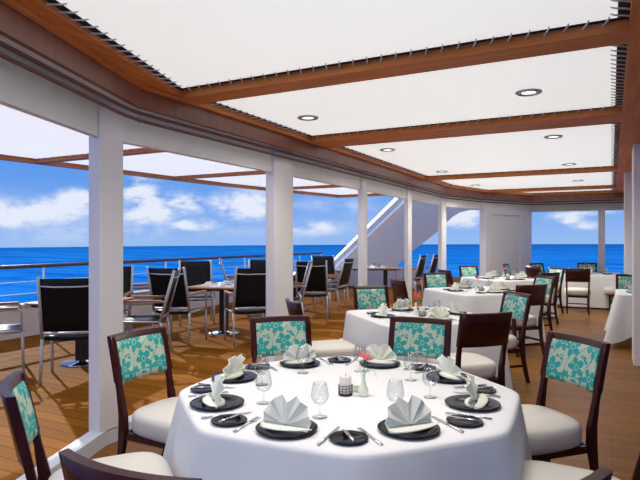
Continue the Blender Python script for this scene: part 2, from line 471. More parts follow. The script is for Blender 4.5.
# ceiling canvas panels
def lace(mb, a, b, inward, gap=.055, step=.105, z=ZP):
    """rope stitches from a to b ; inward = unit vector towards the panel"""
    dx, dy = b[0] - a[0], b[1] - a[1]; L_ = sqrt(dx * dx + dy * dy); dx /= L_; dy /= L_
    n = int(L_ / step)
    for i in range(n):
        t = (i + .5) * step
        px, py = a[0] + dx * t, a[1] + dy * t
        def q(al, inn, zz): return (px + dx * al + inward[0] * inn, py + dy * al + inward[1] * inn, z + zz)
        mb.tube([q(-.012, -.006, -.016), q(.004, gap * .45, -.012), q(.018, gap + .006, -.010), q(.026, gap + .03, -.004), q(.028, gap + .034, .006)], .0055, 5)
        mb.tube([q(.026, gap + .02, .004), q(.05, gap * .5, .012), q(.075, -.006, .004)], .003, 4)
PE = -3.235
def panel(y0, y1, label, left=None):
    g = .055
    xl = PE + g; xr = .03
    if left is None: pl = [(xl, y0 + g), (xl, y1 - g)]
    else: pl = left
    poly = [(xr, y0 + g)] + pl[::1] + [(xr, y1 - g)]
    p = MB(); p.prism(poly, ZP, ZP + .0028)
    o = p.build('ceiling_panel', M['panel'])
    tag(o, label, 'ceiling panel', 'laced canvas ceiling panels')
    m = MB()
    n = len(poly)
    ar = sum(poly[i][0] * poly[(i + 1) % n][1] - poly[(i + 1) % n][0] * poly[i][1] for i in range(n))
    sgn = 1 if ar > 0 else -1
    for i in range(n):
        a, b = poly[i], poly[(i + 1) % n]
        dx, dy = b[0] - a[0], b[1] - a[1]; L_ = sqrt(dx * dx + dy * dy)
        inn = (-dy / L_ * sgn, dx / L_ * sgn)
        oa = (a[0] - inn[0] * g, a[1] - inn[1] * g); ob = (b[0] - inn[0] * g, b[1] - inn[1] * g)
        lace(m, oa, ob, inn, g, .105 if y0 < 6 else .14)
    m.build('lacing', M['rope'], o)
yq = beams[0][0]
dxl = .35
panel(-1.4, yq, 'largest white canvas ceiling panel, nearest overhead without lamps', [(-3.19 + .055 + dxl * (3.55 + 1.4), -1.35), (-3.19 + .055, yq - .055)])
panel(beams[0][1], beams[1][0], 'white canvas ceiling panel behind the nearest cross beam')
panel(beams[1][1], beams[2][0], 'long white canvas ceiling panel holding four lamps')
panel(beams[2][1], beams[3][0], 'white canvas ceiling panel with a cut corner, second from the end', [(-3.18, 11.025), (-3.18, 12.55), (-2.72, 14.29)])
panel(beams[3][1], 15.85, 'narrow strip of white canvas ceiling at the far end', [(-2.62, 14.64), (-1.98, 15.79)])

# corner fill wood beside the angled first bay and the chamfer
mb = MB(); mb.prism([(-3.235, 3.25), (-3.235, 3.62), (-3.19, 3.62), (-1.50, -1.5), (-1.42, -1.6)], ZB, ZP + .097)
mb = MB()
for (a, b, c) in (((-3.24, 10.97), (-3.24, 14.35), None),):
    pass

# down lamps
def lamp():
    r = empty('ceiling_lamp'); tag(r, 'x', 'lamp', 'recessed ceiling lamps')
    MB().lathe([(.062, 0), (.062, -.012), (.098, -.016), (.108, -.008), (.108, .0)], 24).build('lamp_rim', M['rim'], r)
    MB().lathe([(.060, .0), (.060, -.008), (.0, -.010)], 20).build('lamp_lens', M['lens'], r)
    return proto(r)
lp = lamp()
lampn = ['second panel', 'third panel, nearer pair', 'third panel, farther pair', 'fourth panel']
for j, y in enumerate((5.0, 7.28, 10.06, 12.9)):
    for k, x in enumerate((-2.74, -.62)):
        put(lp, (x, y, ZP), 0, 'recessed ceiling lamp, %s, %s' % (lampn[j], ('column side', 'broad beam side')[k]))
        l = bpy.data.lights.new('downlight_and_fill', 'SPOT'); l.energy = 92 * (1, 1.1, 1.45, 1.8)[j]; l.spot_size = radians(140); l.spot_blend = .9; l.shadow_soft_size = .35
        l.color = (1, .94, .86)
        lo = bpy.data.objects.new('downlight_and_fill', l); COL.objects.link(lo); lo.location = (x, y, ZP - .05)
for x in (-2.2, -.9):  # extra spots added under the lampless first panel, no lamp bodies
    for y in (0.2, 2.4):
        l = bpy.data.lights.new('downlight_and_fill', 'SPOT'); l.energy = 92; l.spot_size = radians(140); l.spot_blend = .9; l.shadow_soft_size = .35
        l.color = (1, .94, .86)
        lo = bpy.data.objects.new('downlight_and_fill', l); COL.objects.link(lo); lo.location = (x, y, ZP - .05)

# double curtain rail following the columns
RP = [(-3.34 + .39 * (3.22 + 1.6), -1.6), (-3.34, 3.22), (-3.34, 12.55), (-2.9, 14.15), (-1.92, 16.0), (4.5, 16.0)]
def rounded(pl, r=.25):
    out = [pl[0]]
    for i in range(1, len(pl) - 1):
        a, b, c = pl[i - 1], pl[i], pl[i + 1]
        def tow(p, q):
            l = sqrt((q[0] - p[0]) ** 2 + (q[1] - p[1]) ** 2); return (p[0] + (q[0] - p[0]) * r / l, p[1] + (q[1] - p[1]) * r / l)
        s, e = tow(b, a), tow(b, c)
        for t in (0, .25, .5, .75, 1):
            out.append(tuple((1 - t) ** 2 * s[k] + 2 * t * (1 - t) * b[k] + t * t * e[k] for k in range(2)))
    return out + [pl[-1]]
for z, nm in ((H + .951, 'lower'), (H + 1.010, 'upper')):
    m = MB(); m.tube([(x, y, z) for x, y in rounded(RP)], .014, 8, xf=None)
    o = m.build('curtain_rail', M['rodw']); tag(o, '%s slim dark rail running just below the wood fascia' % nm, 'rail', 'rails under the fascia')
    for (x, y) in [(-3.34, q) for q in (3.3, 3.75, 5.9, 6.8, 8.3, 10.2, 12.2)] + [(-1.2, 16.0), (.1, 16.0)]:
        MB().box(x - .008, y - .008, z - .02, x + .008, y + .008, z + .02).build('bracket', M['alu'], o)

# columns
def column(x0, x1, y0, y1, z0, z1, label, rivets=True, rx=None):
    m = MB(); m.box(x0, y0, z0, x1, y1, z1)
    o = m.build('support_column', M['paint'], bevel=.006, seg=2)
    tag(o, label, 'column', 'white square steel columns')
    if rivets:
        r = MB()
        z = 1.0
        while z < z1 - .45:
            r.lathe([(.0, .004), (.004, .003), (.006, 0)], 6, xf=lambda p, z=z: (x1 + p[2], y0 + .035 + p[0], z + p[1])); z += .042
        r.build('rivet_row', M['white'], o)
    return o
column(-3.50, -3.38, 2.94, 3.17, DK, ZP, 'white column nearest the viewer, beside the first dining chairs')
column(-3.50, -3.38, 5.38, 5.80, DK, ZP, 'second white column, behind the teal chairs at the round table')
column(-3.46, -3.38, 7.90, 8.10, DK, ZP, 'third white column, beside the rectangular deck table')
column(-3.46, -3.38, 10.08, 10.30, DK, ZP, 'fourth white column, in front of the slanting bulkhead')
column(-3.46, -3.38, 12.40, 12.80, DK, ZP, 'fifth white column, between the two far sea openings')
column(-.31, -.15, YE - .05, YE + .15, DK, ZP, 'slim white mullion column in the end opening', False)
column(.24, .62, 7.9, 8.5, 0, ZB, 'broad white column at the right edge of the photo', False)
column(.20, .55, 11.1, 11.6, 0, ZB, 'white column just behind the broad right hand one', False)
# far wall on the chamfer (panelled)
A, B = (-2.95, 14.2), (-2.0, YE)
ux, uy = B[0] - A[0], B[1] - A[1]; LL = sqrt(ux * ux + uy * uy); ux /= LL; uy /= LL
nx, ny = uy, -ux     # towards the room
def wxf(p):          # p = (along, outward to the room, z)
    return (A[0] + ux * p[0] + nx * p[1], A[1] + uy * p[0] + ny * p[1], p[2])
m = MB(); m.box(.24, -.12, 0, LL, 0, ZP, xf=wxf)
m.box(.24, 0, 0, .46, .05, ZP, xf=wxf); m.box(LL - .55, 0, 0, LL, .05, ZP, xf=wxf)
m.box(.46, 0, ZH - .12, LL - .55, .05, ZP, xf=wxf); m.box(.52, 0, .2, LL - .61, .012, ZH - .2, xf=wxf)
struct('wall_far', m, M['paint'], 'panelled white wall between the two far sea openings', 'wall')
m = MB(); m.box(4.6, -1.6, 0, 4.75, 16.6, ZP); 
struct('wall_right', m, M['paint'], 'plain white side wall', 'wall')

# ---------------- outer deck: bulwark, railing, canopy, bulkhead
OX = -7.8
m = MB(); m.box(OX - .10, -1.6, -.3, OX, 17.3, .565)
m.box(OX - .13, -1.6, .565, OX + .03, 17.3, .59)
struct('wall_left', m, M['bulk'], 'low solid bulwark along the outer deck edge', 'bulwark')
rail = empty('deck_railing', (OX - .05, 8, .59)); tag(rail, 'slim ship railing with three horizontal rods above the bulwark', 'railing')
def relx(p): return (p[0] - (OX - .05), p[1] - 8, p[2] - .59)
MB().tube([relx((OX - .05, -1.6, 1.15)), relx((OX - .05, 15.2, 1.15))], .030, 8).build('handrail', wood('handrail_wood', (.10, .05, .045), (.15, .08, .07), 'Y'), rail)
for z in (.92, .74):
    MB().tube([relx((OX - .05, -1.6, z)), relx((OX - .05, 15.2, z))], .006, 6).build('rail_rod', M['white'], rail)
y = -1.0
while y < 15.2:
    MB().tube([relx((OX - .05, y, .585)), relx((OX - .05, y, 1.13))], .018, 8).build('post', M['white'], rail); y += 1.35

ZC = H + 1.15
CAN = [(-7.55, -1.6), (-7.8, 2.0), (-7.8, 5.0), (-7.62, 7.1), (-7.42, 9.6), (-7.05, 11.6), (-6.6, 13.7)]
m = band(CAN, -.10, .0, ZC, ZC + .13)
struct('trim_11', m, M['beamy'], 'curved outer wooden beam of the deck canopy', 'beam')
def canx(y):
    for a, b in zip(CAN, CAN[1:]):
        if a[1] <= y <= b[1]: return a[0] + (b[0] - a[0]) * (y - a[1]) / (b[1] - a[1])
    return CAN[-1][0]
cb = [2.9, 5.55, 8.25, 11.1]
for i, y in enumerate(cb):
    m = MB(); m.box(canx(y) + .08, y - .07, ZC + .01, -3.5, y + .07, ZC + .12)
    struct('trim_%d' % (12 + i), m, M['beam'], ['nearest', 'second', 'third', 'fourth'][i] + ' cross beam of the outer deck canopy', 'beam')
m = MB(); m.box(-6.6, 13.6, ZC, -3.5, 13.72, ZC + .13)
struct('trim_16', m, M['beam'], 'end cross beam of the outer deck canopy', 'beam')
ys = [-1.6] + cb + [13.65]
cl = ['hidden foremost', 'first', 'second', 'third', 'last']
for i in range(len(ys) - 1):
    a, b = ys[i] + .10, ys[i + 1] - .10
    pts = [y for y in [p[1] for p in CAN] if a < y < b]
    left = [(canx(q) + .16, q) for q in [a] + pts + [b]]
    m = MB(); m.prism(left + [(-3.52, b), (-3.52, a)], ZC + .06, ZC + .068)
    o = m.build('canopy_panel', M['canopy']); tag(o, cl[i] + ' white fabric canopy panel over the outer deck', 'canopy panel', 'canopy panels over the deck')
    if i > 0:
        m = MB()
        lace(m, (left[0][0], a - .04), (-3.55, a - .04), (0, 1), .05, .16, ZC + .06); lace(m, (left[-1][0], b + .04), (-3.55, b + .04), (0, -1), .05, .16, ZC + .06)
        m.build('lacing', M['rope'], o)

# slanting bulkhead far along the deck
P0 = PX(335, 19.0); P1 = PX(482, 18.0)
bx, by = P1[0] - P0[0], P1[1] - P0[1]; bl = sqrt(bx * bx + by * by); bx /= bl; by /= bl
qx, qy = by, -bx      # towards the viewer
def bxf(p): return (P0[0] + bx * p[0] + qx * p[1], P0[1] + by * p[0] + qy * p[1], p[2])
def bpt(px, py):      # picture-plane measurement -> along / height on the bulkhead
    t = (px - 335) / (482 - 335)
    lo, hi = -.4, 1.4
    for _ in range(40):
        mid = (lo + hi) / 2
        wx, wy = P0[0] + bx * bl * mid, P0[1] + by * bl * mid
        X = wx * CS + wy * SN; Y = -wx * SN + wy * CS
        if 320 + FP * X / Y < px: lo = mid
        else: hi = mid
    return (mid * bl, H + (240 - py) / FP * Y)
out = [(324, 271), (333, 262), (398, 199), (404, 170), (486, 170), (486, 209), (480, 209.3), (470, 209.5), (460, 212), (452, 217), (445, 224), (437, 232), (411, 252), (396, 267), (392, 290), (324, 290)]
poly = [bpt(*p) for p in out]
m = MB(); n = len(poly)
m.prism(poly, 0, .35, xf=lambda p: bxf((p[0], -p[2], p[1])))
struct('wall_bulkhead', m, plain('bulkhead_paint', (.95, .82, .68), .6, noise=.02), 'large slanting grey white bulkhead with curved cut-out at the deck end', 'bulkhead')
# its outer edge, bevelled to catch sun, with a faint glow for sunlight
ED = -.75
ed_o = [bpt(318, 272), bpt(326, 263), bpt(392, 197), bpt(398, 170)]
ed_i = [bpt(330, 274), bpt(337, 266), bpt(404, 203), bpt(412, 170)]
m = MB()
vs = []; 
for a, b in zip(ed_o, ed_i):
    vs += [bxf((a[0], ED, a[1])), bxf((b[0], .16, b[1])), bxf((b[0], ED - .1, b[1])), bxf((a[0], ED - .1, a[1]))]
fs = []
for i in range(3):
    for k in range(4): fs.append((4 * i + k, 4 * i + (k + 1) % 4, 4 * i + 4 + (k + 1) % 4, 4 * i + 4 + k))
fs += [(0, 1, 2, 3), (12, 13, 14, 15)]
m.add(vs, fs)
struct('trim_17', m, plain('sunlit_edge_glow', (.95, .95, .95), .5, noise=.004, emis=.25, ecol=(1, 1, 1)), 'bright white bevelled edge of the slanting bulkhead', 'edge')
m = MB(); m.box(-7.7, 16.2, DK, -5.2, 16.3, .72); struct('wall_deck_end', m, M['bulk'], 'low grey screen at the end of the deck', 'screen')

# sea
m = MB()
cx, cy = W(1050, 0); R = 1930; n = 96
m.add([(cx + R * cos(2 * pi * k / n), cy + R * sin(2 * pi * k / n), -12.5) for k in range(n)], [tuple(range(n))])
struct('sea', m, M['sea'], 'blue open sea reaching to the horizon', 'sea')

# ------------------------------------------------------------------ dining chair (faces +y)
def sell(phi, a, b, e=3.6):
    c, s_ = cos(phi), sin(phi)
    return (a * math.copysign(abs(c) ** (2 / e), c), b * math.copysign(abs(s_) ** (2 / e), s_))
def dining_chair():
    r = empty('dining_chair'); tag(r, 'x', 'chair', 'dark framed dining chairs with cream seats')
    # seat cushion
    rings = [(.0, .375), (.90, .375), (.985, .392), (1.0, .42), (1.0, .465), (.975, .492), (.90, .507), (.6, .520), (.0, .525)]
    vs = []; fs = []; n = 36
    for s_, z in rings:
        for k in range(n):
            x, y = sell(2 * pi * k / n, .255, .265)
            tw = 1 + .08 * (y / .265)
            vs.append((x * s_ * tw, .045 + y * s_, z))
    for i in range(len(rings) - 1):
        for k in range(n): fs.append((i * n + k, i * n + (k + 1) % n, (i + 1) * n + (k + 1) % n, (i + 1) * n + k))
    MB().add(vs, fs, True).build('seat_cushion', M['cushion'], r)
    # rear legs with back posts
    def yb(z):
        if z < .45: return -.225 - .085 * (1 - z / .45) ** 1.6
        return -.225 - .105 * ((z - .45) / .505) ** 1.15
    for sx in (-1, 1):
        m = MB(); zs = [0, .12, .25, .38, .48, .62, .76, .86, .950]
        vs = []; fs = []
        for z in zs:
            d = .020 if z < .4 else .017
            yy = yb(z); xx = sx * (.205 + .012 * (z / .98)); w = .017
            if z < .1: d = .016
            dd = d + (.010 if .3 < z < .55 else 0)
            vs += [(xx - w, yy - dd, z), (xx + w, yy - dd, z), (xx + w, yy + dd, z), (xx - w, yy + dd, z)]
        for i in range(len(zs) - 1):
            for k in range(4): fs.append((4 * i + k, 4 * i + (k + 1) % 4, 4 * i + 4 + (k + 1) % 4, 4 * i + 4 + k))
        fs += [(3, 2, 1, 0), tuple(4 * (len(zs) - 1) + k for k in range(4))]
        m.add(vs, fs); m.build('rear_leg', M['mahog'], r, bevel=.003, seg=1)
        m = MB(); w = .020
        m.hexa([(sx * .205 - .014, .19 - .014, 0), (sx * .205 + .014, .19 - .014, 0), (sx * .205 + .014, .19 + .014, 0), (sx * .205 - .014, .19 + .014, 0)],
               [(sx * .205 - w, .19 - w, .378), (sx * .205 + w, .19 - w, .378), (sx * .205 + w, .19 + w, .378), (sx * .205 - w, .19 + w, .378)])
        m.build('front_leg', M['mahog'], r, bevel=.003, seg=1)
    # seat rails and stretchers
    m = MB(); m.box(-.19, -.235, .335, .19, -.205, .376); m.box(-.19, .175, .335, .19, .20, .376)
    for sx in (-1, 1): m.box(sx * .205 - .012, -.21, .335, sx * .205 + .012, .18, .376)
    m.build('seat_rail', M['mahog'], r)
    m = MB()
    for sx in (-1, 1): m.box(sx * .205 - .009, -.265, .175, sx * .205 + .009, .18, .20)
    m.box(-.2, -.05, .178, .2, -.03, .198)
    m.build('stretcher', M['mahog'], r)
    # curved back: solid wood, with upholstered inset on the front
    def cur(x): return -.040 * (1 - (x / .232) ** 2)
    X = .236
    def front(u, v):
        x = -X + 2 * X * u; z = .675 + .280 * v; return (x, yb(z) + cur(x) + .018, z)
    def back(u, v):
        x = -X + 2 * X * u; z = .675 + .280 * v; return (x, yb(z) + cur(x) - .016, z)
    MB().grid(front, 12, 3, back).build('backrest', M['mahog'], r)
    Xi = .192
    def f2(u, v):
        x = -Xi + 2 * Xi * u; z = .668 + .248 * v; return (x, yb(z) + cur(x) + .030 - .006 * abs(2 * v - 1) ** 4, z)
    def b2(u, v):
        x = -Xi + 2 * Xi * u; z = .668 + .248 * v; return (x, yb(z) + cur(x) + .010, z)
    o = MB().grid(f2, 14, 6, b2).build('back_upholstery', M['floral'], r)
    o['label'] = 'teal and cream floral fabric inset'
    return proto(r)
DC = dining_chair()

# ------------------------------------------------------------------ deck chair (faces +y)
def deck_chair():
    r = empty('deck_chair'); tag(r, 'x', 'chair', 'black sling armchairs on the outer deck')
    def yb(z): return -.215 - .16 * (z - .43) / .60
    def slz(u, v):
        x = -.245 + .49 * u; z = .50 + .515 * v; return (x, yb(z) - .018 * (1 - (2 * u - 1) ** 2) + .004, z)
    def slb(u, v):
        x = -.245 + .49 * u; z = .50 + .515 * v; return (x, yb(z) - .018 * (1 - (2 * u - 1) ** 2) - .004, z)
    MB().grid(slz, 8, 5, slb).build('back_sling', M['sling'], r)
    def s1(u, v): return (-.245 + .49 * u, -.20 + .44 * v, .445 - .015 * (1 - (2 * u - 1) ** 2))
    def s2(u, v): return (-.245 + .49 * u, -.20 + .44 * v, .410 - .015 * (1 - (2 * u - 1) ** 2))
    MB().grid(s1, 6, 3, s2).build('seat_sling', M['sling'], r)
    m = MB()
    for sx in (-1, 1):
        m.tube([(sx * .26, yb(.43), .43), (sx * .26, yb(1.03), 1.03)], .017, 8)
        m.tube([(sx * .26, -.215, .43), (sx * .26, .25, .43)], .014, 8)
        m.tube([(sx * .275, .245, .43), (sx * .275, .245, .64), (sx * .275, .225, .655), (sx * .275, yb(.67), .665)], .012, 8)
    m.tube([(-.26, .25, .425), (.26, .25, .425)], .013, 8); m.tube([(-.26, yb(.47), .475), (.26, yb(.47), .475)], .013, 8)
    m.build('frame', M['alu'], r)
    m = MB(); m.tube([(-.25, yb(.93) - .022, .945), (-.12, yb(.93) - .030, .935), (.12, yb(.93) - .030, .935), (.25, yb(.93) - .022, .945)], .008, 6)
    m.build('back_crossbar', plain('light_aluminium', (.7, .7, .7), .35, .6), r)
    for sx in (-1, 1):
        MB().tube([(sx * .26, -.215, .44), (sx * .265, -.27, 0)], .015, 8).build('leg', M['alu'], r)
        MB().tube([(sx * .268, .25, .44), (sx * .268, .26, 0)], .015, 8).build('leg', M['alu'], r)
        MB().box(sx * .275 - .022, -.235, .668, sx * .275 + .022, .215, .686).build('armrest', M['arm'], r, bevel=.005)
    return proto(r)
KC = deck_chair()

def rz_of(h): return radians(-(h)) + TH      # heading given clockwise from the view direction
def chair(X, Y, h, label):
    x, y = W(X, Y); return put(DC, (x, y, 0), rz_of(h), label)
def kchair(X, Y, h, label, s=1.05):
    x, y = W(X, Y); return put(KC, (x, y, DK + .001), rz_of(h), label, scale=s)

# ------------------------------------------------------------------ table cloths
def cloth(name, shape, drop, flare, nf, label, cx, cy, rot=0, seed=0, fold=.035, corner=0, phase=None):
    """shape(phi)->radius ; a draped cloth with folds; origin on the floor"""
    rnd = random.Random(seed)
    n = 144
    ph = [rnd.uniform(0, 6.28) for _ in range(3)]
    T = .758
    rows = []
    rows.append([(0, 0, T)] * n)
    for s_ in (.25, .5, .75, .9, .965):
        rows.append([(shape(2 * pi * k / n) * s_ * cos(2 * pi * k / n), shape(2 * pi * k / n) * s_ * sin(2 * pi * k / n), T) for k in range(n)])
    prof = [(.99, T - .002), (1.004, T - .008), (1.010, T - .022)]
    for s_, z in prof:
        rows.append([(shape(2 * pi * k / n) * s_ * cos(2 * pi * k / n), shape(2 * pi * k / n) * s_ * sin(2 * pi * k / n), z) for k in range(n)])
    NR = 9
    for i in range(1, NR + 1):
        t = i / NR; row = []
        for k in range(n):
            a = 2 * pi * k / n
            w = cos(nf * a + ph[0] + .5 * sin(2 * a + ph[1]))
            w = .6 * w + .4 * w * abs(w)
            if phase is not None: w = .75 * (max(0, cos(nf * (a - phase))) ** 2 * 2 - .6) + .3 * cos(3 * a + 1)
            w2 = cos((nf * 2 + 1) * a + ph[2])
            cr = corner * max(0, (shape(a) / shape(a0c) - .93) / .07) if corner else 0
            rr = shape(a) * 1.010 + flare * t + fold * t ** .8 * w + fold * .25 * t * w2 + cr * t * .6
            z = (T - .022) - (drop(a) if callable(drop) else drop) * t
            row.append((rr * cos(a), rr * sin(a), max(.012, z)))
        rows.append(row)
    vs = [p for r_ in rows for p in r_]; fs = []
    for i in range(len(rows) - 1):
        for k in range(n):
            if i == 0: fs.append((0, n + k, n + (k + 1) % n))
            else: fs.append((i * n + k, i * n + (k + 1) % n, (i + 1) * n + (k + 1) % n, (i + 1) * n + k))
    m = MB(); m.add(vs, fs, True)
    o = m.build('tablecloth', M['cloth'], loc=(cx, cy, 0)); o.rotation_euler = (0, 0, rot)
    tag(o, label, 'tablecloth', 'white tablecloths')
    return o
def dtable(cx, cy, r, label, round_=True, rot=0):
    t = empty('dining_table', (cx, cy, 0), rot); tag(t, label, 'table', 'dining tables under the cloths')
    if round_: MB().lathe([(r * .96, .72), (r * .96, .75)], 40).build('tabletop', M['mahog'], t)
    else: MB().box(-r * .93, -r * .93, .72, r * .93, r * .93, .75).build('tabletop', M['mahog'], t)
    MB().lathe([(.05, .03), (.05, .72)], 12).build('pedestal', M['mahog'], t)
    MB().lathe([(.30, 0), (.30, .015), (.06, .04)], 20).build('base', M['mahog'], t)
a0c = pi / 4
def square(hw, e=9):
    def f(a):
        c, s_ = abs(cos(a)), abs(sin(a)); return hw / ((c ** e + s_ ** e) ** (1 / e))
    return f

# ------------------------------------------------------------------ table ware prototypes
def mk(name, cat, group, mb, mat, **k):
    o = mb.build(name, mat, **k); tag(o, 'x', cat, group); return proto(o)
plate = mk('dinner_plate', 'plate', 'black dinner plates', MB().lathe([(0, .004), (.074, .004), (.086, .008), (.126, .017), (.130, .015), (.126, .011), (.08, .0), (0, 0)], 40), M['black_plate'])
bplate = mk('bread_plate', 'plate', 'small black bread plates', MB().lathe([(0, .004), (.047, .004), (.054, .007), (.076, .013), (.079, .011), (.076, .008), (.049, 0), (0, 0)], 32), M['black_plate'])
# folded fan napkin : stands on the plate, its face looks to -y
def napkin():
    r = MB(); th = .0022; NP = 6; nf = NP * 2
    Rr = .119
    def rad(t):   # t 0..1 round the fan
        notch = .03 * exp(-((t - .50) / .03) ** 2)
        return Rr * (1.0 - .10 * abs(2 * t - 1) ** 2) - notch
    def P(t, s_, side):
        a = radians(188 - 196 * t)
        k = int(round(t * nf)); z_ = (.012 if k % 2 else -.010)
        rr = rad(t) * s_
        lean = .030 * s_ * sin(a)
        return (rr * cos(a) * 1.0, z_ * (.15 + s_) + side * th + lean + .01, .020 + max(-.012, rr * sin(a)) * 1.0 + .004)
    vs = []; fs = []
    cols = [i / nf for i in range(nf + 1)]
    # front and back sheets
    for side in (-1, 1):
        for t in cols:
            for s_ in (.02, .35, .7, 1.0): vs.append(P(t, s_, side))
    q = 4; o2 = (nf + 1) * q
    for i in range(nf):
        for j in range(q - 1):
            a = i * q + j; fs.append((a, a + q, a + q + 1, a + 1)); fs.append((o2 + a, o2 + a + 1, o2 + a + q + 1, o2 + a + q))
        a = i * q + q - 1; fs.append((a, a + q, o2 + a + q, o2 + a))
    r.add(vs, fs, False)
    # the folded foot sweeping out in front
    def ft(u, v):
        x = -.108 + .235 * u; w = sin(pi * min(1, max(0, u))) ** .6
        return (x, -.004 - .036 * v * w - .008 * v, .015 + .012 * (1 - v) + .014 * u * v)
    def fb(u, v):
        p = ft(u, v); return (p[0], p[1], p[2] - .003)
    r.grid(ft, 10, 3, fb)
    def gt(u, v):
        x = -.10 + .20 * u; w = sin(pi * min(1, max(0, u))) ** .6
        return (x, .006 + .045 * v * w + .006 * v, .020 + .014 * (1 - v))
    def gb(u, v):
        p = gt(u, v); return (p[0], p[1], p[2] - .006)
    r.grid(gt, 8, 2, gb)
    return mk('fan_napkin', 'napkin', 'pale fan folded napkins', r, M['napkin'])
NK = napkin()
def fork():
    m = MB()
    m.tube([(0, -.10, .004), (0, -.04, .005), (0, .02, .010), (0, .045, .007)], [.0085, .006, .004, .007], 6, flat=.35)
    m.box(-.011, .043, .004, .011, .062, .0065)
    for k in range(4): m.box(-.011 + k * .0063, .060, .004, -.008 + k * .0063, .105, .0065)
    return mk('fork', 'fork', 'steel forks', m, M['steel'])
def knife(s=1.0, nm='table_knife', g='steel table knives'):
    m = MB()
    m.tube([(0, -.11 * s, .005), (0, -.02 * s, .006), (0, .0, .005)], [.008, .0065, .005], 6, flat=.55)
    m.prism([(-.006, 0), (.008, 0), (.010, .05 * s), (.007, .10 * s), (-.004, .125 * s), (-.006, .11 * s)], .003, .0055)
    return mk(nm, 'knife', g, m, M['steel'])
FK, KN = fork(), knife(); BK = knife(.62, 'butter_knife', 'butter knives on the bread plates')
def wineglass():
    prof = [(0, .0), (.034, .0), (.035, .002), (.010, .006), (.0045, .014), (.004, .055), (.008, .064), (.028, .078), (.039, .100), (.041, .120), (.036, .150), (.029, .185),
            (.0278, .185), (.0345, .150), (.0392, .120), (.0372, .101), (.027, .081), (.007, .069), (0, .068)]
    return mk('wine_glass', 'glass', 'clear stemmed wine glasses', MB().lathe([(a, b * .84) for a, b in prof], 28), M['glass'])
GL = wineglass()
def tumbler():
    return mk('water_glass', 'glass', 'clear straight tumblers', MB().lathe([(0, 0), (.030, 0), (.034, .11), (.0325, .11), (.0285, .006), (0, .006)], 20), M['glass'])
TB = tumbler()
def candle():
    r = empty('pillar_candle'); tag(r, 'x', 'candle', 'white pillar candles in wire holders')
    MB().lathe([(0, .012), (.030, .012), (.031, .014), (.031, .094), (.028, .099), (0, .097)], 24).build('wax', M['candle'], r)
    MB().tube([(0, 0, .096), (.001, 0, .108), (.003, 0, .112)], .0012, 5).build('wick', M['wick'], r)
    m = MB(); m.lathe([(0, 0), (.034, 0), (.036, .003), (.036, .012), (0, .012)], 24)
    for z in (.024, .038, .052):
        m.tube([(.035 * cos(a * pi / 10), .035 * sin(a * pi / 10), z) for a in range(21)], .0014, 5)
    for k in range(12):
        a = k * pi / 6; m.tube([(.0355 * cos(a), .0355 * sin(a), .008), (.0355 * cos(a), .0355 * sin(a), .054)], .0014, 5)
    m.build('wire_holder', M['wire'], r)
    return proto(r)
CD = candle()
def vase():
    r = empty('bud_vase'); tag(r, 'x', 'vase', 'pale green bud vases')
    MB().lathe([(0, 0), (.018, 0), (.021, .004), (.026, .022), (.024, .038), (.014, .058), (.0095, .078), (.011, .105), (.014, .125), (.0125, .125), (.009, .105), (.0078, .078), (.010, .06), (0, .05)], 24).build('vase_body', M['vase'], r)
    return proto(r)
VS = vase()
def flower():
    r = empty('anthurium_flower'); tag(r, 'x', 'flower', 'red anthuriums in the bud vases')
    MB().tube([(0, 0, .06), (0, 0, .12), (.006, -.004, .155), (.020, -.010, .190)], .0022, 6).build('stem', M['green'], r)
    def sp(u, v):
        a = 2 * pi * u; rr = .030 * (1 - .28 * cos(a) + .18 * cos(2 * a)) * v
        x, y = rr * cos(a) * 1.25, rr * sin(a)
        return (.022 + x * .95, -.012 + y, .196 - .35 * x - .6 * y + 8 * (x * x + y * y) - .3 * abs(y))
    MB().grid(sp, 24, 4).build('spathe', M['red'], r)
    MB().tube([(.020, -.012, .194), (.028, -.010, .214), (.042, -.006, .238)], [.003, .0035, .0015], 8).build('spadix', M['yellow'], r)
    def lf(u, v):
        t = u; w = .010 * sin(pi * min(.999, t * .92 + .06)); return (.004 + .066 * t, .004 - .015 * t + (v - .5) * 2 * w, .118 + .028 * sin(pi * t * .8) - .05 * t * t * t)
    MB().grid(lf, 10, 2).build('leaf', M['green'], r)
    def lf2(u, v):
        t = u; w = .008 * sin(pi * min(.999, t * .92 + .06)); return (-.003 + .036 * t, -.004 - .03 * t + (v - .5) * 2 * w, .118 + .020 * t)
    MB().grid(lf2, 8, 2).build('leaf', M['green'], r)
    return proto(r)
FL = flower()
def bowl():
    return mk('candle_bowl', 'bowl', 'small pale green bowls', MB().lathe([(0, 0), (.014, 0), (.018, .004), (.022, .022), (.030, .036), (.031, .038), (.028, .036), (.020, .022), (.014, .008), (0, .006)], 24), M['vase'])
BW = bowl()

